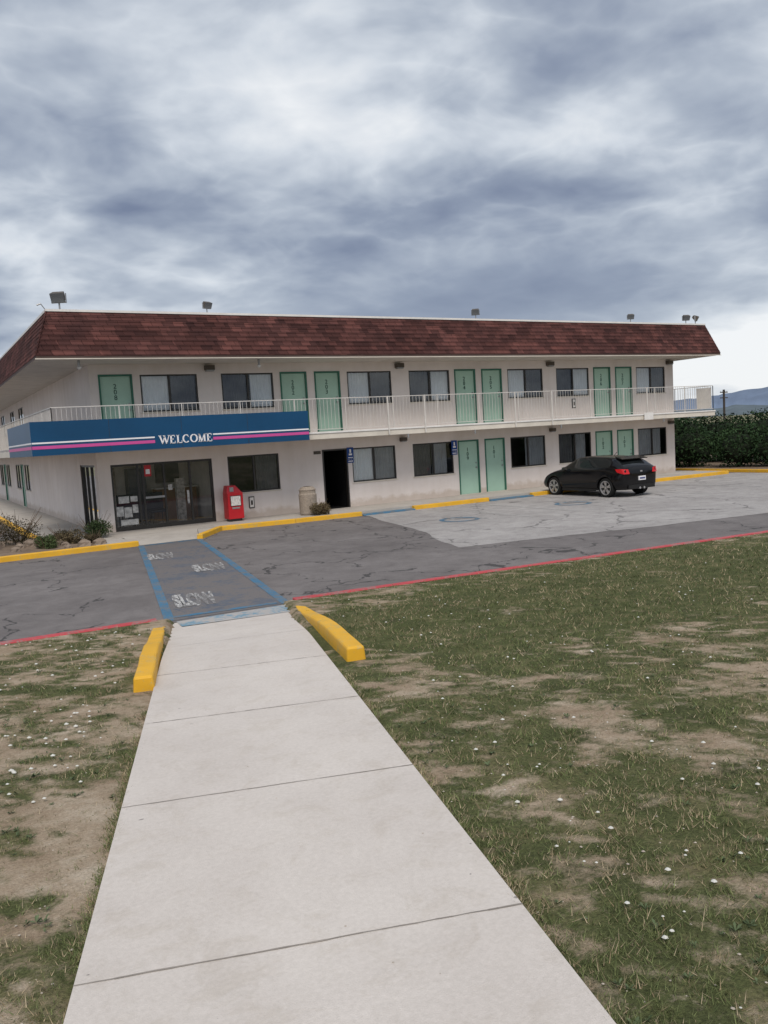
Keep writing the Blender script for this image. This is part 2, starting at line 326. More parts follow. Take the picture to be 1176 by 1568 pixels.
k=MB(); strip(k,[(-60,float(yk(-60))),(2.86,float(yk(2.86)))],.15,-.02,.075,redk_m); strip(k,[(4.9,float(yk(4.9))),(15,float(yk(15))),(30,float(yk(30)))],.15,-.02,.075,redk_m); k.build('red_kerb',bevel=.012)
zf=lambda x,y: float(zs(x,y))
for (p0,p1) in (((2.86,11.35),(1.66,7.35)),((4.86,11.25),(3.55,6.85))):
    k=MB(); vs=[];NSEG=12
    d=Vector((p1[0]-p0[0],p1[1]-p0[1])).normalized(); nn=Vector((-d.y,d.x))
    for i in range(NSEG+1):
        t=i/NSEG; xx=p0[0]+(p1[0]-p0[0])*t; yy=p0[1]+(p1[1]-p0[1])*t; base=zf(xx,yy); top=max(base,.0)+ (.05+.06*min(1,t*1.6))+random.uniform(-.004,.004); j=random.uniform(-.006,.006)
        for (o,zz) in ((-.1,base-.1),(-.085+j,top),(.085+j,top),(.1,base-.1)): vs.append((xx+nn.x*o,yy+nn.y*o,zz))
    fs=[(4*i+j,4*i+4+j,4*i+4+(j+1)%4,4*i+(j+1)%4) for i in range(NSEG) for j in range(4)]+[(0,1,2,3),(4*NSEG+3,4*NSEG+2,4*NSEG+1,4*NSEG)]
    k.mesh(vs,fs,yel_m); k.build('yellow_ramp_kerb',bevel=.022)
# ------------------------------------------------------------------ paint markings
mk=MB()
Ln,Lf,Rn,Rf=(3.05,11.55),(5.05,21.3),(4.8,11.45),(6.55,21.25)
mk.poly([(*Ln,.004),(*Rn,.004),(*Rf,.004),(*Lf,.004)],bluew_m)
def fl(mb,pts,w,z,m):
    for (xa,ya),(xb,yb) in zip(pts,pts[1:]):
        d=Vector((xb-xa,yb-ya)).normalized(); nn=Vector((-d.y,d.x))*w/2
        mb.poly([(xa+nn.x,ya+nn.y,z),(xa-nn.x,ya-nn.y,z),(xb-nn.x,yb-nn.y,z),(xb+nn.x,yb+nn.y,z)],m)
fl(mk,[Ln,Lf],.14,.008,bluel_m); fl(mk,[Rn,Rf],.14,.008,bluel_m)
fl(mk,[(Ln[0]+.1,Ln[1]+.22),(Rn[0]-.1,Rn[1]+.15)],.12,.0085,bluel_m)
fl(mk,[(Lf[0]+.1,Lf[1]-.1),(Rf[0]-.1,Rf[1]-.1)],.14,.0085,bluel_m)
mk.poly([(3.05,10.95,.034),(4.62,10.7,.036),(4.78,11.32,.016),(3.1,11.4,.016)],bluer_m)
for X0 in (14.6,16.2,18.95,21.7,24.4,27.1): fl(mk,[(X0,17.2),(X0,22.2)],.1,.009,whf_m)
for (cx,cy) in ((13.1,18.6),(17.65,19.)):
    pts=[(cx+.5*math.cos(t),cy+.5*math.sin(t)) for t in np.linspace(0,6.283,17)]; fl(mk,pts,.14,.009,bluel_m)
    fl(mk,[(cx,cy+.8),(cx-.05,cy+.2),(cx+.4,cy),(cx+.6,cy-.5)],.13,.010,whl_m)
mko=mk.build('painted_markings')
for (cx,cy,sx,sy) in ((3.74,12.45,.64,1.95),(5.05,15.7,.62,1.7),(4.78,18.3,.56,1.8)):
    c=bpy.data.curves.new('stencil_word','FONT'); c.body='SLOW'; c.size=.62; c.align_x='CENTER'; c.offset=.045; c.space_character=.93; c.materials.append(whl_m)
    o=bpy.data.objects.new('stencil_word',c); COL.objects.link(o); o.location=(cx,cy,.0095); o.rotation_euler=(0,0,math.radians(-11)); o.scale=(sx*.60,sy*1.15,1); o.parent=mko
# ------------------------------------------------------------------ building walk + kerbs
w=MB(); w.prism([(3.2,54),(3.2,24.3),(4.9,22.6),(7.7,22.85),(9.9,22.6),(29.3,22.5),(29.3,54),(28.4,54),(28.4,24.6),(5,24.6),(5,54)],-.02,.12,conc2_m)
w.mesh([(5.0,21.35,.006),(6.6,21.35,.006),(7.0,22.78,.123),(4.9,22.62,.123)],[(0,1,2,3)],conc2_m)
w.prism([(6.6,21.35),(7.62,22.75),(7.0,22.72)],-.01,.115,conc2_m); w.prism([(4.95,21.4),(4.85,22.6),(4.2,23.4),(4.0,21.5)],-.01,.115,conc2_m)
w.build('walkway')
k=MB()
strip(k,[(-7,21.2),(5.0,21.35)],.16,-.02,.13,yel_m); strip(k,[(6.6,21.3),(7.65,22.75)],.16,-.02,.128,yel_m)
strip(k,[(7.65,22.78),(9.9,22.52),(12.1,22.42)],.16,-.02,.13,yel_m); strip(k,[(12.1,22.42),(14.0,22.42)],.3,-.02,.045,bluel_m); strip(k,[(14.0,22.42),(17.0,22.42)],.16,-.02,.13,yel_m)
strip(k,[(17.0,22.42),(18.9,22.42)],.3,-.02,.05,bluel_m); strip(k,[(18.9,22.42),(29.38,22.42),(29.38,24)],.16,-.02,.13,yel_m)
strip(k,[(3.1,24.4),(3.1,54)],.16,-.02,.13,yel_m); strip(k,[(30.6,40),(30.3,23),(29.8,8)],.18,-.02,.13,yel_m)
k.build('yellow_kerb',bevel=.015)
pl=MB(); soil=M('planter_soil',(.20,.15,.11),.95,.3,3,.8,20)
pl.prism([(-7,21.28),(4.7,21.4),(4.1,22.6),(4.6,24.3),(3.0,25.6),(-7,25.6)],-.02,.10,soil)
pl.prism([(30.35,8),(60,8),(60,45),(30.7,45)],-.02,.09,soil); pl.build('planting_bed')
# ------------------------------------------------------------------ MOTEL
motel=empty('motel_building')
FY=24.4; WX=4.75; EX=28.6; BY=54.
A_=[6.17,12.95,19.68,26.4]; B_=[8.62,15.36,22.06]; DP=[10.55,17.27,24.0]
front=[]
def W(lo,x0,x1,z0,z1,kind): lo.append((x0,x1,z0,z1,kind))
for x0 in A_: W(front,x0,x0+1.7,3.52,4.6,'wA')
for x0 in B_: W(front,x0,x0+1.7,3.52,4.6,'wB')
for x0 in DP: W(front,x0,x0+.93,2.66,4.62,'d'); W(front,x0+1.2,x0+2.13,2.66,4.62,'d')
W(front,5.0,5.95,2.66,4.62,'d')
for x0 in A_[1:]: W(front,x0,x0+1.7,.93,2.07,'lA')
for x0 in B_: W(front,x0,x0+1.7,.93,2.07,'lB')
W(front,10.45+1.4,10.45+2.33,.12,2.08,'open')
for x0 in DP[1:]: W(front,x0,x0+.93,.12,2.08,'d'); W(front,x0+1.2,x0+2.13,.12,2.08,'d')
W(front,5.12,8.12,.12,2.05,'lobby')
west=[]
W(west,24.75,26.95,.12,2.07,'lobbyw')
for y0 in (39,42.3,46.5,49.8): W(west,y0,y0+1.7,.93,2.07,'lB'); W(west,y0+.2,y0+1.9,3.52,4.6,'wB')
for y0 in (41.0,48.4): W(west,y0,y0+.95,.12,2.08,'d')
def wall(ops,u0,u1,z0,z1,pt,name):
    mb=MB(); us=sorted({u0,u1,*[o[0] for o in ops],*[o[1] for o in ops]}); zz=sorted({z0,z1,*[o[2] for o in ops],*[o[3] for o in ops]})
    for i in range(len(us)-1):
        for j in range(len(zz)-1):
            cu=(us[i]+us[i+1])/2; cz=(zz[j]+zz[j+1])/2
            if any(o[0]<cu<o[1] and o[2]<cz<o[3] for o in ops): continue
            mb.poly([pt(us[i],0,zz[j]),pt(us[i+1],0,zz[j]),pt(us[i+1],0,zz[j+1]),pt(us[i],0,zz[j+1])],wall_m)
    mb.build(name,motel)
pf=lambda u,d,z:(u,FY+d,z)
pw=lambda u,d,z:(WX+d,u,z)
wall(front,WX,EX,.1,4.98,pf,'front_wall'); wall(west,FY,BY,.1,4.98,pw,'west_wall')
mb=MB(); mb.poly([(EX,FY,.1),(EX,BY,.1),(EX,BY,4.98),(EX,FY,4.98)],wall_m); mb.poly([(WX,BY,.1),(EX,BY,.1),(EX,BY,4.98),(WX,BY,4.98)],wall_m); mb.build('side_walls',motel)
def bx(mb,pt,u0,u1,d0,d1,z0,z1,m):
    v=[pt(u0,d0,z0),pt(u1,d0,z0),pt(u1,d1,z0),pt(u0,d1,z0),pt(u0,d0,z1),pt(u1,d0,z1),pt(u1,d1,z1),pt(u0,d1,z1)]
    mb.mesh(v,[(3,2,1,0),(4,5,6,7),(0,1,5,4),(1,2,6,5),(2,3,7,6),(3,0,4,7)],m)
win=MB(); drs=MB(); gls=MB(); cur=MB(); inte=MB()
def shell(mb,pt,u0,u1,z0,z1,d0,d1,m,back=True):
    q=lambda *p: mb.poly([pt(*x) for x in p],m)
    if back: q((u0,d1,z0),(u1,d1,z0),(u1,d1,z1),(u0,d1,z1))
    q((u0,d0,z0),(u0,d1,z0),(u0,d1,z1),(u0,d0,z1)); q((u1,d0,z0),(u1,d1,z0),(u1,d1,z1),(u1,d0,z1))
    q((u0,d0,z0),(u1,d0,z0),(u1,d1,z0),(u0,d1,z0)); q((u0,d0,z1),(u1,d0,z1),(u1,d1,z1),(u0,d1,z1))
def curtain(pt,u0,u1,z0,z1,d,m):
    n=max(6,int((u1-u0)/.02)); vs=[]
    ph=random.random()*6
    for i in range(n+1):
        u=u0+(u1-u0)*i/n; dd=d+.014*math.sin(u*52+ph+1.5*math.sin(u*9)); vs+= [pt(u,dd,z0),pt(u,dd,z1)]
    cur.mesh(vs,[(2*i,2*i+2,2*i+3,2*i+1) for i in range(n)],m)
def window(pt,u0,u1,z0,z1,kind):
    shell(win,pt,u0,u1,z0,z1,0,.07,wall_m,False)
    f=.045; D0,D1=.02,.055
    bx(win,pt,u0,u1,D0,D1,z0,z0+f,bronze_m); bx(win,pt,u0,u1,D0,D1,z1-f,z1,bronze_m)
    bx(win,pt,u0,u0+f,D0,D1,z0+f,z1-f,bronze_m); bx(win,pt,u1-f,u1,D0,D1,z0+f,z1-f,bronze_m)
    um=(u0+u1)/2; bx(win,pt,um-.03,um+.03,D0-.01,D1,z0+f,z1-f,bronze_m)
    bx(win,pt,u0-.03,u1+.03,-.03,.018,z0-.04,z0-.002,slab_m)
    gls.poly([pt(u0+f,.04,z0+f),pt(u1-f,.04,z0+f),pt(u1-f,.04,z1-f),pt(u0+f,.04,z1-f)],glass_m)
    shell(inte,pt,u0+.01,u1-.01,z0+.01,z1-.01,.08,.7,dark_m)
    rr=random.random(); d=.072; za,zb=z0+.02,z1-.02
    if kind=='wA': curtain(pt,u0+.05,um+.02,za,zb,d,curt_m); curtain(pt,um+.05,u1-.06,za,zb,d+.02,curtd_m)
    elif kind=='wB': curtain(pt,um+.06+rr*.2,u1-.05,za,zb,d,curt_m); curtain(pt,u0+.05,um-.05,za,zb,d+.02,curtd_m)
    elif kind=='lA':
        if abs(u0-12.95)<.1: curtain(pt,u0+.05,um-.02,za,zb,d,curt_m); curtain(pt,um+.02,u1-.05,za,zb,d,curtg_m)
        elif u0<20: curtain(pt,um-.1,u1-.05,za,zb,d,curtg_m)
        else: curtain(pt,u0+.1,u1-.3,za,zb,d,curtg_m)
    elif u0<10: curtain(pt,um+.1,u1-.05,za,zb,d+.03,curtd_m)
    else:
        curtain(pt,u0+.05,um-.1,za,zb,d,curtd_m); curtain(pt,um-.05,u1-.25,za,zb,d,curtg_m)
def text(s,size,loc,rotz,mat,name,parent,ls=.75):
    c=bpy.data.curves.new(name,'FONT'); c.body=s; c.size=size; c.extrude=.003; c.align_x='CENTER'; c.space_line=ls; c.materials.append(mat)
    o=bpy.data.objects.new(name,c); COL.objects.link(o); o.location=loc; o.rotation_euler=(math.pi/2,0,rotz); o.parent=parent; return o
roomno=0
def door(pt,u0,u1,z0,z1,fr=True):
    f=.05; bx(drs,pt,u0,u0+f,-.015,.09,z0,z1,frame_m); bx(drs,pt,u1-f,u1,-.015,.09,z0,z1,frame_m); bx(drs,pt,u0+f,u1-f,-.015,.09,z1-f,z1,frame_m)
    bx(drs,pt,u0+f+.004,u1-f-.004,.04,.085,z0+.01,z1-f-.004,door_m)
    bx(drs,pt,u0-.03,u1+.03,-.06,-.001,z0-.012,z0+.012,slab_m)
    k=pt(u1-.13,.0,z0+.95); j=pt(u1-.13,.045,z0+.95); drs.cyl(j,k,.028,metal_m); drs.cyl(pt(u1-.13,.04,z0+1.12),pt(u1-.13,.02,z0+1.12),.025,metal_m)
for (u0,u1,z0,z1,kd) in front:
    if kd=='d':
        door(pf,u0,u1,z0,z1); no={0:'1',1:'2'}[int(z0>1)]; roomno+=1
        text('\n'.join(no+'0'+str(roomno%9+1)),.19,((u0+u1)/2-.02,FY+.034,z1-.40),0,num_m,'door_number',motel,.85)
    elif kd[0] in 'w' or kd in('lA','lB'): window(pf,u0,u1,z0,z1,kd)
    elif kd=='open':
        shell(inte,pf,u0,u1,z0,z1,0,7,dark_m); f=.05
        bx(drs,pf,u0,u0+f,-.015,.12,z0,z1,bronze_m); bx(drs,pf,u1-f,u1,-.015,.12,z0,z1,bronze_m); bx(drs,pf,u0+f,u1-f,-.015,.12,z1-f,z1,bronze_m)
for (u0,u1,z0,z1,kd) in west:
    if kd=='d': door(pw,u0,u1,z0,z1)
    elif kd[0] in 'w' or kd in('lA','lB'):
        if kd!='lobbyw': window(pw,u0,u1,z0,z1,kd)
lo=MB()
lx0,lx1,ly0,ly1=WX+.12,8.3,FY+.12,27.6
lo.poly([(lx0,ly0,.13),(lx1,ly0,.13),(lx1,ly1,.13),(lx0,ly1,.13)],floor_m); lo.poly([(lx0,ly0,2.36),(lx1,ly0,2.36),(lx1,ly1,2.36),(lx0,ly1,2.36)],inter_m)
lo.poly([(lx1,ly0,.13),(lx1,ly1,.13),(lx1,ly1,2.36),(lx1,ly0,2.36)],inter_m); lo.poly([(lx0,ly1,.13),(lx1,ly1,.13),(lx1,ly1,2.36),(lx0,ly1,2.36)],inter_m)
lo.box(6.9,8.2,26.4,26.9,.13,1.15,M('reception_desk',(.25,.13,.07),.4,.2)); lo.box(6.85,8.25,26.3,26.95,1.15,1.19,M('desk_top',(.6,.57,.52),.3))
cm=M('lobby_chair_fabric',(.03,.035,.05),.8)
for cx in (5.5,6.4):
    lo.box(cx,cx+.5,25.3,25.8,.5,.58,cm); lo.box(cx,cx+.5,25.75,25.82,.58,1.1,cm)
    for ax in(cx+.03,cx+.44):
        for ay in(25.33,25.75): lo.box(ax,ax+.03,ay,ay+.03,.13,.5,bronze_m)
lo.box(6.2,6.75,27.0,27.55,.13,1.85,M('drinks_machine',(.06,.07,.10),.4)); lo.box(5.0,5.9,27.55,27.59,1.0,1.9,M('interior_poster',(.35,.3,.25),.6,.6,3)); lo.box(7.15,7.4,25.0,25.2,.13,1.5,M('leaflet_rack',(.4,.36,.32),.6,.6,9))
lo.box(7.2,8.0,27.55,27.59,1.3,2.0,cm)
pm=M('paper_notice',(.50,.50,.49),.7,.4,9)
for (px,pz,pw_,ph_) in ((5.2,.55,.2,.28),(5.42,.5,.22,.3),(5.66,.62,.16,.24),(5.28,.92,.3,.2),(5.62,.95,.2,.16),(5.3,.28,.5,.16),(7.3,.75,.07,.4),(6.75,1.2,.12,.16)):
    lo.poly([(px,FY+.062,pz),(px+pw_,FY+.062,pz),(px+pw_,FY+.062,pz+ph_),(px,FY+.062,pz+ph_)],pm)
lo.box(6.08,6.28,FY+.055,FY+.06,1.65,1.98,red_m); lo.box(6.12,6.24,FY+.048,FY+.053,1.72,1.86,signw_m)
for ub in (5.12,5.86,6.0,6.62,7.4,8.05): lo.box(ub,ub+.055,FY+.03,FY+.09,.12,2.05,bronze_m)
for (xa,xb) in ((5.175,5.86),(5.915,6.0),(6.055,6.62),(6.675,7.4),(7.455,8.05)):
    lo.box(xa,xb,FY+.03,FY+.09,1.99,2.05,bronze_m); lo.box(xa,xb,FY+.03,FY+.09,.12,.24,bronze_m)
lo.box(6.055,6.62,FY+.02,FY+.05,1.0,1.06,metal_m)
lo.box(8.105,8.12,FY,FY+.1,.12,2.05,bronze_m)
for vb in (24.75,25.5,26.2,26.9): lo.box(WX+.03,WX+.09,vb,vb+.05,.12,2.07,bronze_m)
for z_ in ((.12,.24),(2.01,2.07)): 
    for (ya,yb) in ((24.8,25.5),(25.55,26.2),(26.25,26.9)): lo.box(WX+.03,WX+.09,ya,yb,z_[0],z_[1],bronze_m)
lo.build('lobby',motel)
gls.poly([(5.13,FY+.07,.13),(8.1,FY+.07,.13),(8.1,FY+.07,2.04),(5.13,FY+.07,2.04)],glass_m); gls.poly([(WX+.07,24.76,.13),(WX+.07,26.94,.13),(WX+.07,26.94,2.06),(WX+.07,24.76,2.06)],glass_m)
win.build('window_frames',motel); drs.build('doors',motel); gls.build('window_panes',motel); cur.build('curtains',motel,smooth=True); inte.build('dark_room_interiors',motel)
# slab / balcony
sl=MB(); BF=23.0; BW=3.42; BE=29.45
sl.prism([(BW,BY),(BW,BF),(BE,BF),(BE,BY),(EX+.002,BY),(EX+.002,FY-.002),(WX-.002,FY-.002),(WX-.002,BY)],2.43,2.64,slab_m)
sl.box(BW-.012,BE+.012,BF-.025,BF,2.60,2.655,white_m)
sl.build('balcony_slab',motel,bevel=.008)
ra=MB(); RY=BF+.05; zt=3.68
def railing(pa,pb,posts=1.7):
    pa=Vector(pa);pb=Vector(pb); Ld=(pb-pa).length; d=(pb-pa)/Ld
    def bar(z,h): 
        nn=Vector((-d.y,d.x))*.014
        v=[];
        for zz in(z,z+h): v+=[(pa.x+nn.x,pa.y+nn.y,zz),(pa.x-nn.x,pa.y-nn.y,zz),(pb.x-nn.x,pb.y-nn.y,zz),(pb.x+nn.x,pb.y+nn.y,zz)]
        ra.mesh(v,[(3,2,1,0),(4,5,6,7),(0,1,5,4),(1,2,6,5),(2,3,7,6),(3,0,4,7)],rail_m)
    bar(zt-.022,.022); bar(2.72,.018)
    n=int(Ld/.125)
    for i in range(n+1):
        q=pa+d*(i*Ld/n); s=.0042; ra.box(q.x-s,q.x+s,q.y-s,q.y+s,2.738,zt-.022,rail_m)
    n=max(1,round(Ld/posts))
    for i in range(n+1):
        q=pa+d*(i*Ld/n); s=.011; ra.box(q.x-s,q.x+s,q.y-s,q.y+s,2.64,zt-.022,rail_m)
railing((BW+.05,RY),(BE-.05,RY)); railing((BW+.05,RY),(BW+.05,BY)); railing((BE-.05,RY),(BE-.05,27))
ra.box(BE-.09,BE-.075,RY+.05,RY+.8,2.75,3.6,white_m)
for X0 in (13.6,15.0,18.8,20.5,25.4): ra.box(X0-.022,X0+.022,BF-.055,BF-.026,2.45,zt,rail_m)
ra.build('balcony_railing',motel)
# canopy sign
sg=MB(); SX0,SX1,SY,SZ0,SZ1=2.86,10.6,22.6,2.43,3.3
sg.prism([(SX0,SY),(SX1,SY),(SX1,BF-.06),(BW-.04,BF-.06),(BW-.04,27.7),(SX0,27.7)],SZ0,SZ1,blue_m)
def stripe(xa,xb,y,z0,z1,m): sg.box(xa,xb,y-.006,y-.001,z0,z1,m)
for xa,xb in ((SX0+.01,5.98),(7.62,SX1-.01)):
    stripe(xa,xb,SY,2.735,2.775,signw_m); stripe(xa,xb,SY,2.60,2.68,pink_m)
sg.box(SX0-.006,SX0-.001,SY+.01,27.69,2.735,2.775,signw_m); sg.box(SX0-.006,SX0-.001,SY+.01,27.69,2.60,2.68,pink_m)
sg.box(SX1+.001,SX1+.005,SY+.01,BF-.07,2.60,2.68,pink_m)
for xx in (4.8,6.74,8.67): sg.box(xx-.006,xx+.006,SY-.004,SY-.0005,SZ0,2.56,bronze_m); sg.box(xx-.004,xx+.004,SY-.003,SY-.0005,2.81,SZ1,bronze_m)
sg.build('welcome_sign_band',motel)
lt=MB()
def stroke(x0,z0,x1,z1,w):
    x0=6.1+(x0-6.1)*.9; x1=6.1+(x1-6.1)*.9
    d=Vector((x1-x0,z1-z0)).normalized(); n=Vector((-d.y,d.x))*w/2
    y0,y1=SY-.012,SY-.001; ps=[(x0+n.x,z0+n.y),(x0-n.x,z0-n.y),(x1-n.x,z1-n.y),(x1+n.x,z1+n.y)]
    lt.mesh([(a,y0,b) for a,b in ps]+[(a,y1,b) for a,b in ps],[(0,1,2,3),(7,6,5,4),(0,4,5,1),(1,5,6,2),(2,6,7,3),(3,7,4,0)],signw_m)
H0=2.565; HH=.22
def vb(x,w=.045,z0=0,z1=1): stroke(x,H0+z0*HH,x,H0+z1*HH,w)
def hb(x0,x1,z,w=.02): stroke(x0,H0+z*HH,x1,H0+z*HH,w)
def serif(x,z,w=.09): hb(x-w/2,x+w/2,z,.016)
def E(x):
    vb(x+.04); hb(x+.0,x+.15,.97); hb(x+.04,x+.12,.52); hb(x,x+.16,.03); stroke(x+.15,H0+HH,x+.15,H0+.75*HH,.014); stroke(x+.16,H0,x+.16,H0+.28*HH,.014)
def arc(x,a0,a1,rx=.095):
    n=14
    for i in range(n):
        t0=math.radians(a0+(a1-a0)*i/n); t1=math.radians(a0+(a1-a0)*(i+1)/n); tm=(t0+t1)/2
        stroke(x+rx*math.cos(t0),H0+HH/2+HH*.47*math.sin(t0),x+rx*math.cos(t1),H0+HH/2+HH*.47*math.sin(t1),.018+.028*abs(math.cos(tm)))
x=6.1; stroke(x+.02,H0+HH,x+.1,H0,.042); stroke(x+.1,H0,x+.16,H0+HH*.9,.022); stroke(x+.15,H0+HH,x+.22,H0,.042); stroke(x+.22,H0,x+.3,H0+HH,.02); serif(x+.02,1);serif(x+.15,1,.07);serif(x+.3,1,.07)
E(6.42); x=6.63; vb(x+.04); hb(x,x+.16,.03); serif(x+.04,.97); stroke(x+.16,H0,x+.16,H0+.3*HH,.014)
arc(6.93,45,315); stroke(6.995,H0+HH*.95,6.995,H0+HH*.68,.014); arc(7.17,0,360,.1)
x=7.31; stroke(x+.03,H0,x+.03,H0+HH,.02); stroke(x+.03,H0+HH,x+.11,H0,.042); stroke(x+.11,H0,x+.19,H0+HH,.02); vb(x+.2,.042); serif(x+.03,.03,.07); serif(x+.2,.03,.08); serif(x+.03,.97,.06); serif(x+.21,.97,.06)
E(7.58)
o=lt.build('welcome_lettering',motel)
# roof
rf=MB(); ins_=.42
def ring(x0,x1,y0,y1,z): return [(x0,y0,z),(x1,y0,z),(x1,y1,z),(x0,y1,z)]
R0=ring(3.2,29.6,22.8,55.5,4.90); R1=ring(3.2,29.6,22.8,55.5,4.975); R2=ring(3.2+ins_,29.6-ins_,22.8+ins_,55.5-ins_,6.17)
rf.poly(R0,soffit_m); fas_m=M('eave_fascia',(.10,.07,.06),.7)
for i in range(4):
    j=(i+1)%4; rf.poly([R0[i],R0[j],R1[j],R1[i]],fas_m); rf.poly([R1[i],R1[j],R2[j],R2[i]],sh_m)
rf.poly(R2,rooftop_m)
e=.03; xa,xb,ya,yb=3.2+ins_,29.6-ins_,22.8+ins_,55.5-ins_
rf.box(xa-e,xb+e,ya-e,ya+.1,6.165,6.225,white_m); rf.box(xa-e,xa+.1,ya+.1,yb,6.165,6.225,white_m); rf.box(xb-.1,xb+e,ya+.1,yb,6.165,6.225,white_m)
rf.box(3.17,29.63,22.775,22.80,4.885,4.91,slab_m)
rf.build('mansard_roof',motel)
cs=MB()
nr=9
for i in range(nr):
    t0=i/nr; z=4.975+(6.17-4.975)*t0; off=ins_*t0
    y=22.8+off; x0=3.2+off; x1=29.6-off
    cs.mesh([(x0-.012,y-.012,z),(x1+.012,y-.012,z),(x1+.012,y-.012,z+.006),(x0-.012,y-.012,z+.006),(x0,y+.05,z+.14),(x1,y+.05,z+.14)],[(0,1,2,3),(3,2,5,4)],sh_m)
    cs.mesh([(x0-.012,y-.012,z),(x0-.012,55,z),(x0-.012,55,z+.006),(x0-.012,y-.012,z+.006),(x0+.05,y,z+.14),(x0+.05,55,z+.14)],[(1,0,3,2),(2,3,4,5)],sh_m)
cs.build('shingle_courses',motel)
dt=MB()
for X0 in (8.25,14.95,21.7,28.3):
    dt.box(X0-.14,X0+.14,FY-.18,FY-.002,4.70,4.84,lampd_m); dt.box(X0-.12,X0+.12,FY-.17,FY-.02,4.66,4.70,metal_m)
    if X0>9: dt.box(X0-.11,X0+.11,FY-.16,FY-.002,2.2,2.32,lampd_m); dt.box(X0-.09,X0+.09,FY-.15,FY-.02,2.17,2.2,metal_m)
for (X0,z0) in ((9.3,.42),(22.9,3.05)):
    dt.box(X0-.09,X0+.09,FY-.03,FY-.002,z0,z0+.36,bronze_m); dt.box(X0-.065,X0+.065,FY-.036,FY-.031,z0+.03,z0+.33,white_m); dt.box(X0-.03,X0+.03,FY-.04,FY-.037,z0+.1,z0+.24,bronze_m)
dt.box(25.2,25.7,FY-1.465,FY-1.46,2.42,2.7,white_m)
dt.box(11.55,11.8,FY-.02,FY-.002,1.95,2.05,lampd_m)
for X0 in (4.3,9.4): dt.cyl((X0,23.2,4.9),(X0,23.2,4.72),.035,metal_m); dt.cyl((X0,23.2,4.72),(X0,23.2,4.66),.07,white_m,r1=.03)
for X0 in (14.3,17.0+.0,20.9,26.3): dt.cyl((X0,BF-.05,2.30),(X0,BF-.05,2.44),.03,metal_m)
dt.build('wall_fittings',motel)
lens_m=M('flood_lens',(.16,.17,.18),.15)
def flood(x,y,z,s,yaw):
    f=MB(); f.cyl((0,0,0),(0,0,.22*s),.02*s,metal_m); f.box(-.16*s,.16*s,-.02,.02,.2*s,.235*s,metal_m)
    f.box(-.17*s,-.155*s,-.03*s,.03*s,.2*s,.42*s,metal_m); f.box(.155*s,.17*s,-.03*s,.03*s,.2*s,.42*s,metal_m)
    c_,s_=math.cos(.5),math.sin(.5)
    vs=[];
    for (yy,hx,hz) in((-.13,.15,.11),(.05,.13,.09),(.13,.07,.05)):
        for sx,sz in((-1,-1),(1,-1),(1,1),(-1,1)):
            X_=sx*hx*s; Z_=sz*hz*s; Y_=yy*s; vs.append((X_,Y_*c_-Z_*s_,Z_*c_+Y_*s_+.36*s))
    f.mesh(vs,[(3,2,1,0)],lens_m); f.mesh(vs,[(0,1,5,4),(1,2,6,5),(2,3,7,6),(3,0,4,7),(4,5,9,8),(5,6,10,9),(6,7,11,10),(7,4,8,11),(8,9,10,11)],lampd_m)
    o=f.build('roof_floodlight',motel,bevel=.006); o.location=(x,y,z); o.rotation_euler=(0,0,yaw); return o
flood(4.0,23.5,6.2,1.15,-.5); flood(8.0,23.4,6.2,.8,.3); flood(17.6,23.4,6.2,.85,-.7); flood(25.1,23.4,6.2,.8,-.5); flood(28.4,23.5,6.2,.9,-.4); flood(29.1,23.6,6.2,.9,.6)
wr=MB(); wr.cyl((3.7,23.6,6.2),(3.55,23.6,6.42),.012,metal_m); wr.cyl((3.55,23.6,6.42),(3.45,23.6,6.38),.02,metal_m); wr.build('roof_conduit',motel)
for (X0,Z0) in ((12.88,1.72),(17.1,1.72)):
    s=MB(); s.box(X0-.12,X0+.12,FY-.03,FY-.018,Z0,Z0+.38,isa_m); s.box(X0-.03,X0+.03,FY-.035,FY-.031,Z0+.2,Z0+.32,signw_m); s.box(X0-.06,X0+.06,FY-.035,FY-.031,Z0+.12,Z0+.18,signw_m)
    s.box(X0-.09,X0+.09,FY-.035,FY-.031,Z0+.03,Z0+.055,signw_m); s.box(X0-.12,X0+.12,FY-.03,FY-.018,Z0-.13,Z0-.02,isa_m); s.box(X0-.09,X0+.09,FY-.035,FY-.031,Z0-.09,Z0-.06,signw_m); s.box(X0-.02,X0+.02,FY-.018,FY-.001,Z0-.1,Z0+.35,metal_m)
    s.build('accessible_parking_sign')
nb=MB(); x0=8.3; y0=23.72
nb.box(x0,x0+.48,y0,y0+.42,.2,.98,red_m); nb.box(x0+.05,x0+.43,y0+.05,y0+.37,.12,.2,bronze_m)
nb.mesh([(x0,y0+.06,.98),(x0+.48,y0+.06,.98),(x0+.48,y0+.42,.98),(x0,y0+.42,.98),(x0+.04,y0+.12,1.2),(x0+.3,y0+.12,1.2),(x0+.3,y0+.4,1.2),(x0+.04,y0+.4,1.2)],[(0,1,5,4),(1,2,6,5),(2,3,7,6),(3,0,4,7),(4,5,6,7)],red_m)
nb.box(x0+.07,x0+.41,y0-.012,y0-.002,.58,.9,bronze_m); nb.box(x0+.09,x0+.39,y0-.02,y0-.013,.6,.88,M('newspaper_page',(.7,.68,.65),.8,.3,18)); nb.box(x0+.12,x0+.36,y0-.012,y0-.002,.5,.55,metal_m)
nb.box(x0+.1,x0+.22,y0+.06,y0+.11,1.02,1.15,metal_m); nb.build('newspaper_box',bevel=.012)
tcn=MB(); ag=M('exposed_aggregate',(.33,.28,.23),.95,.35,30,.8,50); prof=[(.24,.12),(.27,.16),(.28,.75),(.255,.80),(.255,.86),(.27,.9),(.2,.98),(.12,1.0)]
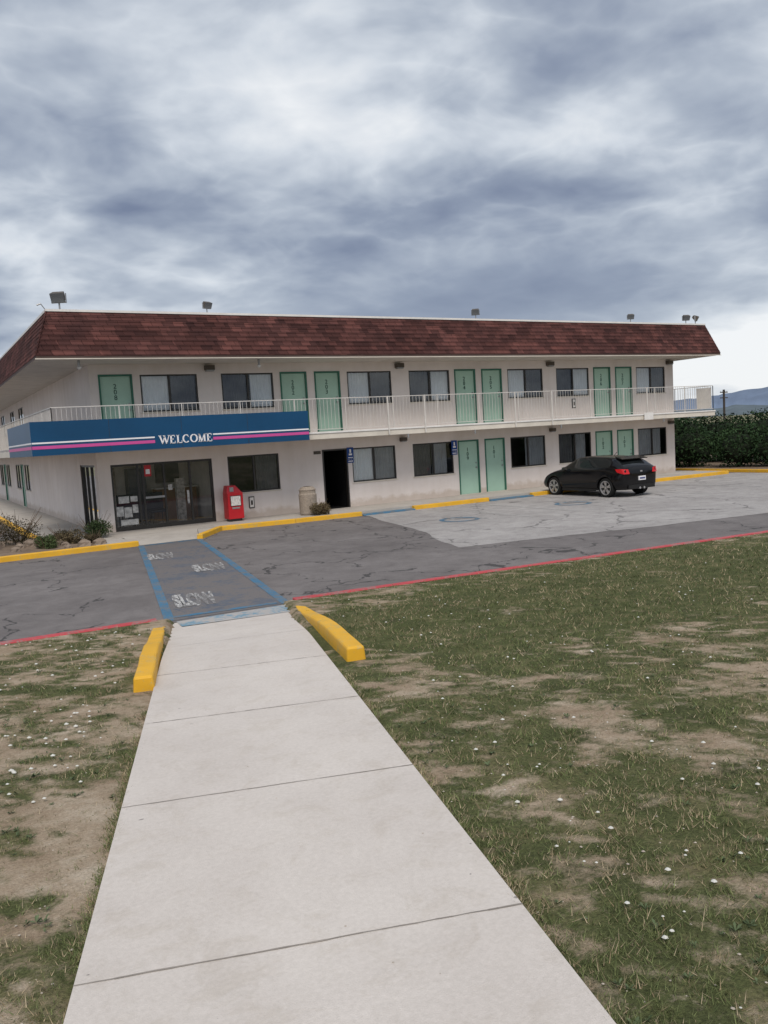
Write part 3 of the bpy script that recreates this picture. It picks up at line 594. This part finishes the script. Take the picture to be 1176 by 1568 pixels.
n=24; vs=[(10.75+r_*math.cos(2*math.pi*i/n),23.35+r_*math.sin(2*math.pi*i/n),z_) for r_,z_ in prof for i in range(n)]
tcn.mesh(vs,[(k_*n+i,k_*n+(i+1)%n,(k_+1)*n+(i+1)%n,(k_+1)*n+i) for k_ in range(len(prof)-1) for i in range(n)]+[tuple(range((len(prof)-1)*n,len(prof)*n))],ag)
tcn.cyl((10.75,23.35,.99),(10.75,23.35,1.004),.11,dark_m,16); tcn.build('trash_can',smooth=False)
# ------------------------------------------------------------------ foliage
def leaves(name,blobs,n,size,c1,c2,core=None,parent=None,twig=None):
    P=[]; tot=sum(b[3]*b[4]*b[5] for b in blobs)
    for (bx_,by_,bz_,rx,ry,rz) in blobs:
        k=int(n*rx*ry*rz/tot); d=RNG.normal(size=(k,3)); d/=np.linalg.norm(d,axis=1)[:,None]; rr=RNG.random(k)**.35
        bumpy=1+.36*(fbm(d[:,0]*2.5+bx_*3+20,d[:,1]*2.5+d[:,2]*3+by_+20,4)-.5)*2
        q=d*(rr*bumpy)[:,None]*np.array([rx,ry,rz])+np.array([bx_,by_,bz_]); q=q[q[:,2]>.08]; P.append(q)
    P=np.concatenate(P); n=len(P); a=RNG.normal(size=(n,3)); a/=np.linalg.norm(a,axis=1)[:,None]; b_=np.cross(a,RNG.normal(size=(n,3))); b_/=np.linalg.norm(b_,axis=1)[:,None]
    s=size*(.6+.8*RNG.random(n))[:,None]; co=np.stack([P-a*s,P-b_*s*.45,P+a*s,P+b_*s*.45],1)
    t=np.clip(.35*RNG.random(n)+1.5*(fbm(P[:,0]*1.3+P[:,1]+30,P[:,2]*1.6+P[:,1]*.7+30,4)-.38),0,1)[:,None]
    return facemesh(name,co,4,np.array(c1)*(1-t)+np.array(c2)*t,leaf_m,parent)
hb_=[]; 
for i in range(15):
    yy=33-i*1.7+random.uniform(-.5,.5); hgt=random.uniform(.85,1.25); hb_.append((32.6+random.uniform(-.5,.7),yy,hgt*.92,random.uniform(1.0,1.5),random.uniform(.9,1.4),hgt))
    hb_.append((32.4+random.uniform(-.6,.8),yy+random.uniform(-.8,.8),hgt*1.55,random.uniform(.4,.75),random.uniform(.4,.8),hgt*.62))
hb_+=[(36+random.uniform(-1,1),10+i*3,1.25,2,2,random.uniform(1.2,1.5)) for i in range(9)]
hed=leaves('hedge',hb_,95000,.075,(.012,.028,.011),(.048,.092,.036))
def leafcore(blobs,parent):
    m=MB(); cm_=M('branch_shadow_core',(.012,.018,.009),1,.3)  # near-black blobs added inside the foliage, coloured as its inner shade
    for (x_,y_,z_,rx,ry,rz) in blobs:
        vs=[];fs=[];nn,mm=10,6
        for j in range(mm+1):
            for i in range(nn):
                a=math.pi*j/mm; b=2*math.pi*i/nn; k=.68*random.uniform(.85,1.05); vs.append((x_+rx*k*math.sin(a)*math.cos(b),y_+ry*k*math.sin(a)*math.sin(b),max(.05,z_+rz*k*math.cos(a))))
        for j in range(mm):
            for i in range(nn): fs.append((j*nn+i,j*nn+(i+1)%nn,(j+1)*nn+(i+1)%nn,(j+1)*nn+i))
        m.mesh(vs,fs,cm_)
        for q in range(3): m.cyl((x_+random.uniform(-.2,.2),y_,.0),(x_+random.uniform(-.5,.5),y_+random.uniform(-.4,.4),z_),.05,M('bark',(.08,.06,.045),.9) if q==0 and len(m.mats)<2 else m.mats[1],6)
    m.build('branches_and_shade_core',parent)
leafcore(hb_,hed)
for (sx,sy,r_,h_,col) in ((4.35,23.4,.42,.34,0),(3.5,22.9,.38,.24,1),(2.5,24.2,.6,.45,1),(1.6,23.2,.5,.35,1),(2.9,22.3,.25,.2,0),(4.1,22.4,.2,.15,1),(10.95,22.95,.3,.24,1)):
    bl=[(sx+random.uniform(-.7,.7)*r_,sy+random.uniform(-.7,.7)*r_,.1+h_*random.uniform(.5,1.0),r_*random.uniform(.4,.7),r_*random.uniform(.4,.7),h_*random.uniform(.6,1)) for q in range(5)]
    o=leaves('shrub',bl,2600,.026,(.05,.045,.025) if col else (.03,.05,.02),(.22,.17,.10) if col else (.11,.15,.06))
    tw=MB(); tm=M('shrub_twigs',(.14,.10,.07),.9)
    for q in range(26):
        a=random.uniform(0,6.28); tw.cyl((sx,sy,.08),(sx+r_*1.1*math.cos(a),sy+r_*1.1*math.sin(a),.1+h_*random.uniform(.8,2.3)),.008,tm,5,.003)
    tw.build('twigs',o)
rk=MB(); rm=M('landscape_rock_stone',(.24,.19,.15),.95,.3,6,.5)
for q in range(60):
    x_=random.uniform(-1,4.3); y_=random.uniform(21.7,24.2); s=random.uniform(.06,.19); vs=[];fs=[]
    n=7
    for j,(k_,z_) in enumerate(((1,0),(.85,.6),(.3,.95))):
        for i in range(n): a=6.283*i/n+j*.3; rr=s*k_*random.uniform(.8,1.15); vs.append((x_+rr*math.cos(a),y_+rr*math.sin(a),.09+s*z_))
    fs=[(j*n+i,j*n+(i+1)%n,(j+1)*n+(i+1)%n,(j+1)*n+i) for j in range(2) for i in range(n)]+[tuple(range(2*n,3*n))]
    rk.mesh(vs,fs,rm)
rk.build('landscape_rocks')
def ridge(name,R_,depth,hf,mat_):
    hi=MB(); n=300; cols=[]
    for i in range(n+1):
        azd=20+75*i/n; az=math.radians(azd); h=hf(azd,i); row=[]
        for k_,(dd,hh) in enumerate(((0,-5),(.35,.35*h),(.7,.75*h),(1,h))):
            jit=(fbm(np.array([azd*1.3+k_*3.]),np.array([k_*1.7]),4)[0]-.5)*depth*.5*(0<k_<3); rr=R_+dd*depth+jit; row.append((rr*math.sin(az),rr*math.cos(az),hh))
        cols+=row
    hi.mesh(cols,[(4*i+k_,4*i+4+k_,4*i+5+k_,4*i+1+k_) for i in range(n) for k_ in range(3)],mat_); return hi.build(name,smooth=True)
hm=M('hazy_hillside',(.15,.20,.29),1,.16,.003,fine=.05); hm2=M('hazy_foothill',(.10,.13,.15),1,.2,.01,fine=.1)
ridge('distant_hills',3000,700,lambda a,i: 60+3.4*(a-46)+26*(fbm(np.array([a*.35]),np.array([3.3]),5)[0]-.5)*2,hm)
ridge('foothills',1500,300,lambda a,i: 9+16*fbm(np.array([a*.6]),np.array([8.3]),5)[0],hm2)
up=MB(); wm=M('creosoted_wood',(.06,.05,.045),.9); X0,Y0=158,121
up.cyl((X0,Y0,0),(X0,Y0,7.9),.24,wm); 
for zc in(7.2,6.0): up.box(X0-1.2,X0+1.2,Y0-.1,Y0+.1,zc,zc+.2,wm)
for dx_ in(-1,-.4,.4,1): up.cyl((X0+dx_,Y0,7.4),(X0+dx_,Y0,7.6),.07,metal_m,8)
up.build('utility_pole')
# ------------------------------------------------------------------ CAR
car=empty('parked_car')
pm_,nt,b=newmat('black_car_paint'); tc=N(nt,'ShaderNodeTexCoord').outputs['Object']
L(nt,ramp(nt,noise(nt,tc,3,4),[(.3,(.003,.003,.0035)),(.7,(.005,.005,.006))]),b.inputs['Base Color']); b.inputs['Roughness'].default_value=.12; b.inputs['Specular IOR Level'].default_value=.4
cg,nt,b=newmat('car_glass'); tc=N(nt,'ShaderNodeTexCoord').outputs['Object']; L(nt,ramp(nt,noise(nt,tc,2,2),[(.3,(.010,.012,.013)),(.7,(.014,.018,.02))]),b.inputs['Base Color']); b.inputs['Roughness'].default_value=.03
tyre=M('tyre_rubber',(.012,.012,.012),.8); rim=M('alloy_rim',(.55,.55,.56),.3,.05,metal=.7); trim=M('black_plastic_trim',(.015,.015,.015),.6)
tail=M('tail_lamp_red',(.55,.008,.012),.15,.05,spec=.6)
ST=[(-2.12,.36,.54,.80,.90,.66,.74,.64),(-2.07,.27,.58,.95,1.03,.76,.79,.66),(-1.95,.24,.60,1.0,1.10,.82,.81,.65),(-1.72,.23,.60,1.0,1.25,.87,.84,.61),(-1.50,.22,.60,.99,1.345,.89,.855,.58),(-.9,.2,.57,.95,1.40,.89,.865,.575),
    (-.2,.19,.55,.92,1.415,.885,.87,.585),(.3,.19,.55,.90,1.375,.885,.87,.585),(.72,.2,.55,.895,1.19,.885,.865,.62),(1.05,.2,.55,.885,.995,.885,.86,.68),(1.4,.21,.54,.83,.925,.89,.83,.66),(1.75,.22,.52,.75,.84,.87,.79,.6),(1.98,.24,.48,.65,.73,.79,.71,.54),(2.12,.32,.44,.54,.58,.62,.58,.44)]
vs=[];fs=[];fm=[]; K=14
for (u,zb2,zm,zbe,zto,wl,wb,wt) in ST:
    half=[(0,zb2),(wl*.85,zb2),(wl,zb2+.10),(wl*1.005,zm),(wb,zbe),(wt*1.03,zto-.045),(wt*.8,zto-.004),(0,zto+.012)]
    ringp=[(x_,z_) for x_,z_ in half]+[(-x_,z_) for x_,z_ in half[-2:0:-1]]
    vs+=[(x_,u,z_) for x_,z_ in ringp]
for i in range(len(ST)-1):
    for j in range(K):
        fs.append((i*K+j,i*K+(j+1)%K,(i+1)*K+(j+1)%K,(i+1)*K+j))
        side=j in(4,9); topf=j in(5,6,7,8)
        g_=0
        if side and 4<=i<=8: g_=1
        if topf and i in(2,3): g_=1
        if topf and i in(7,8): g_=1
        fm.append(g_)
fs+=[tuple(range(K)),tuple(range((len(ST)-1)*K,len(ST)*K))[::-1]]; fm+=[0,0]
me=bpy.data.meshes.new('body'); me.from_pydata(vs,[],fs); me.materials.append(pm_); me.materials.append(cg); me.polygons.foreach_set('material_index',fm); me.polygons.foreach_set('use_smooth',[True]*len(fs)); me.update()
bm=bmesh.new(); bm.from_mesh(me); bmesh.ops.recalc_face_normals(bm,faces=bm.faces)
cl=bm.edges.layers.float.get('crease_edge') or bm.edges.layers.float.new('crease_edge')
for e_ in bm.edges:
    if len({f_.material_index for f_ in e_.link_faces})>1: e_[cl]=.6
    va_,vb_=e_.verts; 
    if va_.index%K==vb_.index%K and va_.index%K in(3,11): e_[cl]=.45
bm.to_mesh(me); bm.free()
body=addobj('body',me,car); ss=body.modifiers.new('s','SUBSURF'); ss.levels=2; ss.render_levels=2
for uu in (-1.3,1.3):
    cmb=MB(); cmb.cyl((-1.2,uu,.33),(-.62,uu,.33),.385,trim,32); cmb.cyl((.62,uu,.33),(1.2,uu,.33),.385,trim,32)
    me2=bpy.data.meshes.new('cut'); me2.from_pydata(cmb.v,[],cmb.f); me2.update(); co_=bpy.data.objects.new('cut',me2); COL.objects.link(co_); co_.parent=car
    bo=body.modifiers.new('b','BOOLEAN'); bo.operation='DIFFERENCE'; bo.object=co_; bo.solver='EXACT'
car.location=(20.36,20.72,0); car.scale=(.94,.94,.94)
bpy.context.view_layer.update()
dg=bpy.context.evaluated_depsgraph_get(); nm=bpy.data.meshes.new_from_object(body.evaluated_get(dg)); body.modifiers.clear(); body.data=nm
for o in [o for o in bpy.data.objects if o.name.startswith('cut')]: bpy.data.objects.remove(o)
wh=MB()
for uu in(-1.3,1.3):
    for sd in(-1,1):
        xo=sd*.885; xi=sd*.66; n=28
        prof=[(xi,.2),(xi,.31),(xi+sd*.02,.33),(xo-sd*.02,.33),(xo,.31),(xo,.245)]
        v=[(a,uu+r_*math.cos(6.28318*i/n),.33+r_*math.sin(6.28318*i/n)) for a,r_ in prof for i in range(n)]
        wh.mesh(v,[(k_*n+i,k_*n+(i+1)%n,(k_+1)*n+(i+1)%n,(k_+1)*n+i) for k_ in range(5) for i in range(n)],tyre)
        v=[(a,uu+r_*math.cos(6.28318*i/n),.33+r_*math.sin(6.28318*i/n)) for a,r_ in ((xo,.245),(xo-sd*.005,.222),(xo-sd*.08,.212)) for i in range(n)]
        wh.mesh(v,[(k_*n+i,k_*n+(i+1)%n,(k_+1)*n+(i+1)%n,(k_+1)*n+i) for k_ in range(2) for i in range(n)],rim)
        wh.cyl((xo-sd*.10,uu,.33),(xo-sd*.085,uu,.33),.213,trim,24); wh.cyl((xo-sd*.07,uu,.33),(xo-sd*.01,uu,.33),.045,rim,12)
        for q in range(5):
            for off in(-.17,.17):
                a=6.28318*q/5+.3; a1=a+off; c0=(uu+.03*math.cos(a),.33+.03*math.sin(a)); c1=(uu+.228*math.cos(a1),.33+.228*math.sin(a1))
                nx_,nz_=-math.sin(a1)*.018,math.cos(a1)*.018; v=[]
                for xx in(xo-sd*.05,xo-sd*.012):
                    v+=[(xx,c0[0]+nx_,c0[1]+nz_),(xx,c0[0]-nx_,c0[1]-nz_),(xx,c1[0]-nx_,c1[1]-nz_),(xx,c1[0]+nx_,c1[1]+nz_)]
                wh.mesh(v,[(3,2,1,0),(4,5,6,7),(0,1,5,4),(1,2,6,5),(2,3,7,6),(3,0,4,7)],rim)
wh.build('wheels',car)
dtl=MB()
for sd in(-1,1):
    v=[(sd*.845,-1.74,.97),(sd*.80,-1.99,.98),(sd*.60,-2.085,.96),(sd*.58,-2.13,.80),(sd*.77,-2.06,.80),(sd*.855,-1.85,.86)]
    v2=[(a*1.03,b_-.02,c_) for a,b_,c_ in v]
    dtl.mesh(v2+[(0,-1.8,.85)],[(0,1,5),(1,4,5),(1,2,3,4),(0,5,6),(2,6,3),(0,6,2,1),(5,4,3,6)],tail)
    dtl.mesh([(sd*.80,.62,.93),(sd*1.0,.60,.93),(sd*1.02,.60,1.05),(sd*.84,.62,1.06),(sd*.80,.76,.93),(sd*.98,.72,.94),(sd*.99,.72,1.03),(sd*.83,.76,1.04)],[(3,2,1,0),(4,5,6,7),(0,1,5,4),(1,2,6,5),(2,3,7,6),(3,0,4,7)],pm_)
    dtl.box(min(sd*.875,sd*.893),max(sd*.875,sd*.893),.1-.35,.1-.15,.78,.81,pm_)
    dtl.box(min(sd*.872,sd*.888),max(sd*.872,sd*.888),-.85,.85,.2,.27,trim)
    dtl.cyl((sd*.1,-2.0,.3),(sd*.1,-2.15,.3),.04,rim,12)
dtl.box(-.62,.62,-2.14,-2.02,.28,.42,trim)
dtl.box(-.16,.16,-2.165,-2.12,.56,.70,signw_m); dtl.box(-.13,.13,-2.17,-2.166,.60,.66,M('plate_characters',(.1,.12,.25),.5,.5,30))
dtl.mesh([(-.6,-1.86,1.30),(.6,-1.86,1.30),(.56,-1.5,1.385),(-.56,-1.5,1.385),(-.6,-1.86,1.275),(.6,-1.86,1.275),(.56,-1.5,1.33),(-.56,-1.5,1.33)],[(0,1,2,3),(7,6,5,4),(0,4,5,1),(1,5,6,2),(3,7,4,0)],pm_)
dtl.cyl((0,-.9,1.40),(0,-1.05,1.52),.008,trim,6); dtl.box(-.05,.05,-2.125,-2.10,.84,.89,rim)
dtl.build('car_trim',car,bevel=.004)
# ------------------------------------------------------------------ world
W_=bpy.data.worlds.new('World'); S.world=W_; W_.use_nodes=True; nt=W_.node_tree; bg=nt.nodes['Background']
SE,SR=math.radians(52),math.radians(205)
sky=N(nt,'ShaderNodeTexSky',sky_type='NISHITA'); sky.sun_disc=False; sky.sun_elevation=SE; sky.sun_rotation=SR
tc=N(nt,'ShaderNodeTexCoord').outputs['Generated']
sp=N(nt,'ShaderNodeSeparateXYZ'); L(nt,tc,sp.inputs[0]); z=sp.outputs[2]
zz=math_(nt,'ADD',math_(nt,'MAXIMUM',z,0),.26)
cb=N(nt,'ShaderNodeCombineXYZ'); L(nt,math_(nt,'DIVIDE',sp.outputs[0],zz),cb.inputs[0]); L(nt,math_(nt,'DIVIDE',sp.outputs[1],zz),cb.inputs[1])
mp=N(nt,'ShaderNodeMapping'); mp.inputs['Rotation'].default_value=(0,0,math.radians(62)); mp.inputs['Scale'].default_value=(1,1.1,1); mp.inputs['Location'].default_value=(1.7,6.4,0); L(nt,cb.outputs[0],mp.inputs[0])
def dot(v):
    d=N(nt,'ShaderNodeVectorMath',operation='DOT_PRODUCT'); L(nt,tc,d.inputs[0]); d.inputs[1].default_value=v; return d.outputs['Value']
Ah=dot((.866,-.499,0)); Fh=dot((.499,.866,0)); front_=math_(nt,'GREATER_THAN',Fh,0)
def blob(a0,z0,sa,sz,s):
    q=math_(nt,'ADD',math_(nt,'POWER',math_(nt,'ABSOLUTE',math_(nt,'DIVIDE',math_(nt,'SUBTRACT',Ah,a0),sa)),2),math_(nt,'POWER',math_(nt,'ABSOLUTE',math_(nt,'DIVIDE',math_(nt,'SUBTRACT',z,z0),sz)),2))
    return math_(nt,'MULTIPLY',math_(nt,'MULTIPLY',math_(nt,'EXPONENT',math_(nt,'MULTIPLY',q,-1)),s),front_)
n1=noise(nt,mp.outputs[0],1.5,4,.5,.25); n2=noise(nt,mp.outputs[0],4.6,5,.55,.35)
# billowy lumps
bl_=math_(nt,'SUBTRACT',.62,math_(nt,'MULTIPLY',math_(nt,'ABSOLUTE',math_(nt,'SUBTRACT',noise(nt,mp.outputs[0],2.6,4,.5,.2),.5)),2.2))
amp=math_(nt,'SUBTRACT',1.0,blob(.12,.14,.34,.065,.72))
f=math_(nt,'ADD',math_(nt,'ADD',math_(nt,'MULTIPLY',n1,.55),math_(nt,'MULTIPLY',n2,.22)),math_(nt,'MULTIPLY',bl_,.23))
f=math_(nt,'ADD',math_(nt,'MULTIPLY',math_(nt,'MULTIPLY',math_(nt,'SUBTRACT',f,.49),2.1),amp),.50)
for bl in ((.12,.14,.30,.055,-.24),(-.16,.28,.16,.045,-.14),(.28,.25,.16,.04,-.08),(.44,.055,.15,.055,.70),(-.36,.22,.13,.06,.16),(.10,.32,.14,.035,.12),(-.2,.44,.4,.07,.06),(.3,.42,.2,.06,-.08)):
    f=math_(nt,'ADD',f,blob(*bl))
cc=ramp(nt,f,[(.14,(.185,.225,.33)),(.34,(.295,.345,.445)),(.50,(.46,.515,.60)),(.64,(.67,.72,.785)),(.84,(.92,.94,.96))])
vm=N(nt,'ShaderNodeVectorMath',operation='SCALE'); L(nt,cc,vm.inputs[0]); vm.inputs['Scale'].default_value=10
mx=mixc(nt,.93,sky.outputs[0],vm.outputs[0])
L(nt,mx,bg.inputs[0]); bg.inputs[1].default_value=.1
sd=bpy.data.lights.new('sun','SUN'); sd.energy=2.5; sd.angle=math.radians(26); sd.color=(1,.92,.83); so=bpy.data.objects.new('sun',sd); COL.objects.link(so)
az=SR; dirv=Vector((math.sin(az)*math.cos(SE),math.cos(az)*math.cos(SE),math.sin(SE)))
so.rotation_euler=dirv.to_track_quat('Z','Y').to_euler(); so.location=(0,0,30)
# ------------------------------------------------------------------ camera
cd=bpy.data.cameras.new('camera'); cam=bpy.data.objects.new('camera',cd); COL.objects.link(cam); S.camera=cam
fw=Vector((.4969,.8627,-.0929)).normalized(); rt=Vector((.8622,-.5033,-.0596)); rt=(rt-fw*rt.dot(fw)).normalized(); upv=rt.cross(fw)
mt=Matrix((rt,upv,-fw)).transposed().to_4x4(); mt.translation=(0,0,2.45); cam.matrix_world=mt
cd.sensor_fit='VERTICAL'; cd.sensor_height=36; cd.lens=29.04; cd.clip_start=.05; cd.clip_end=20000
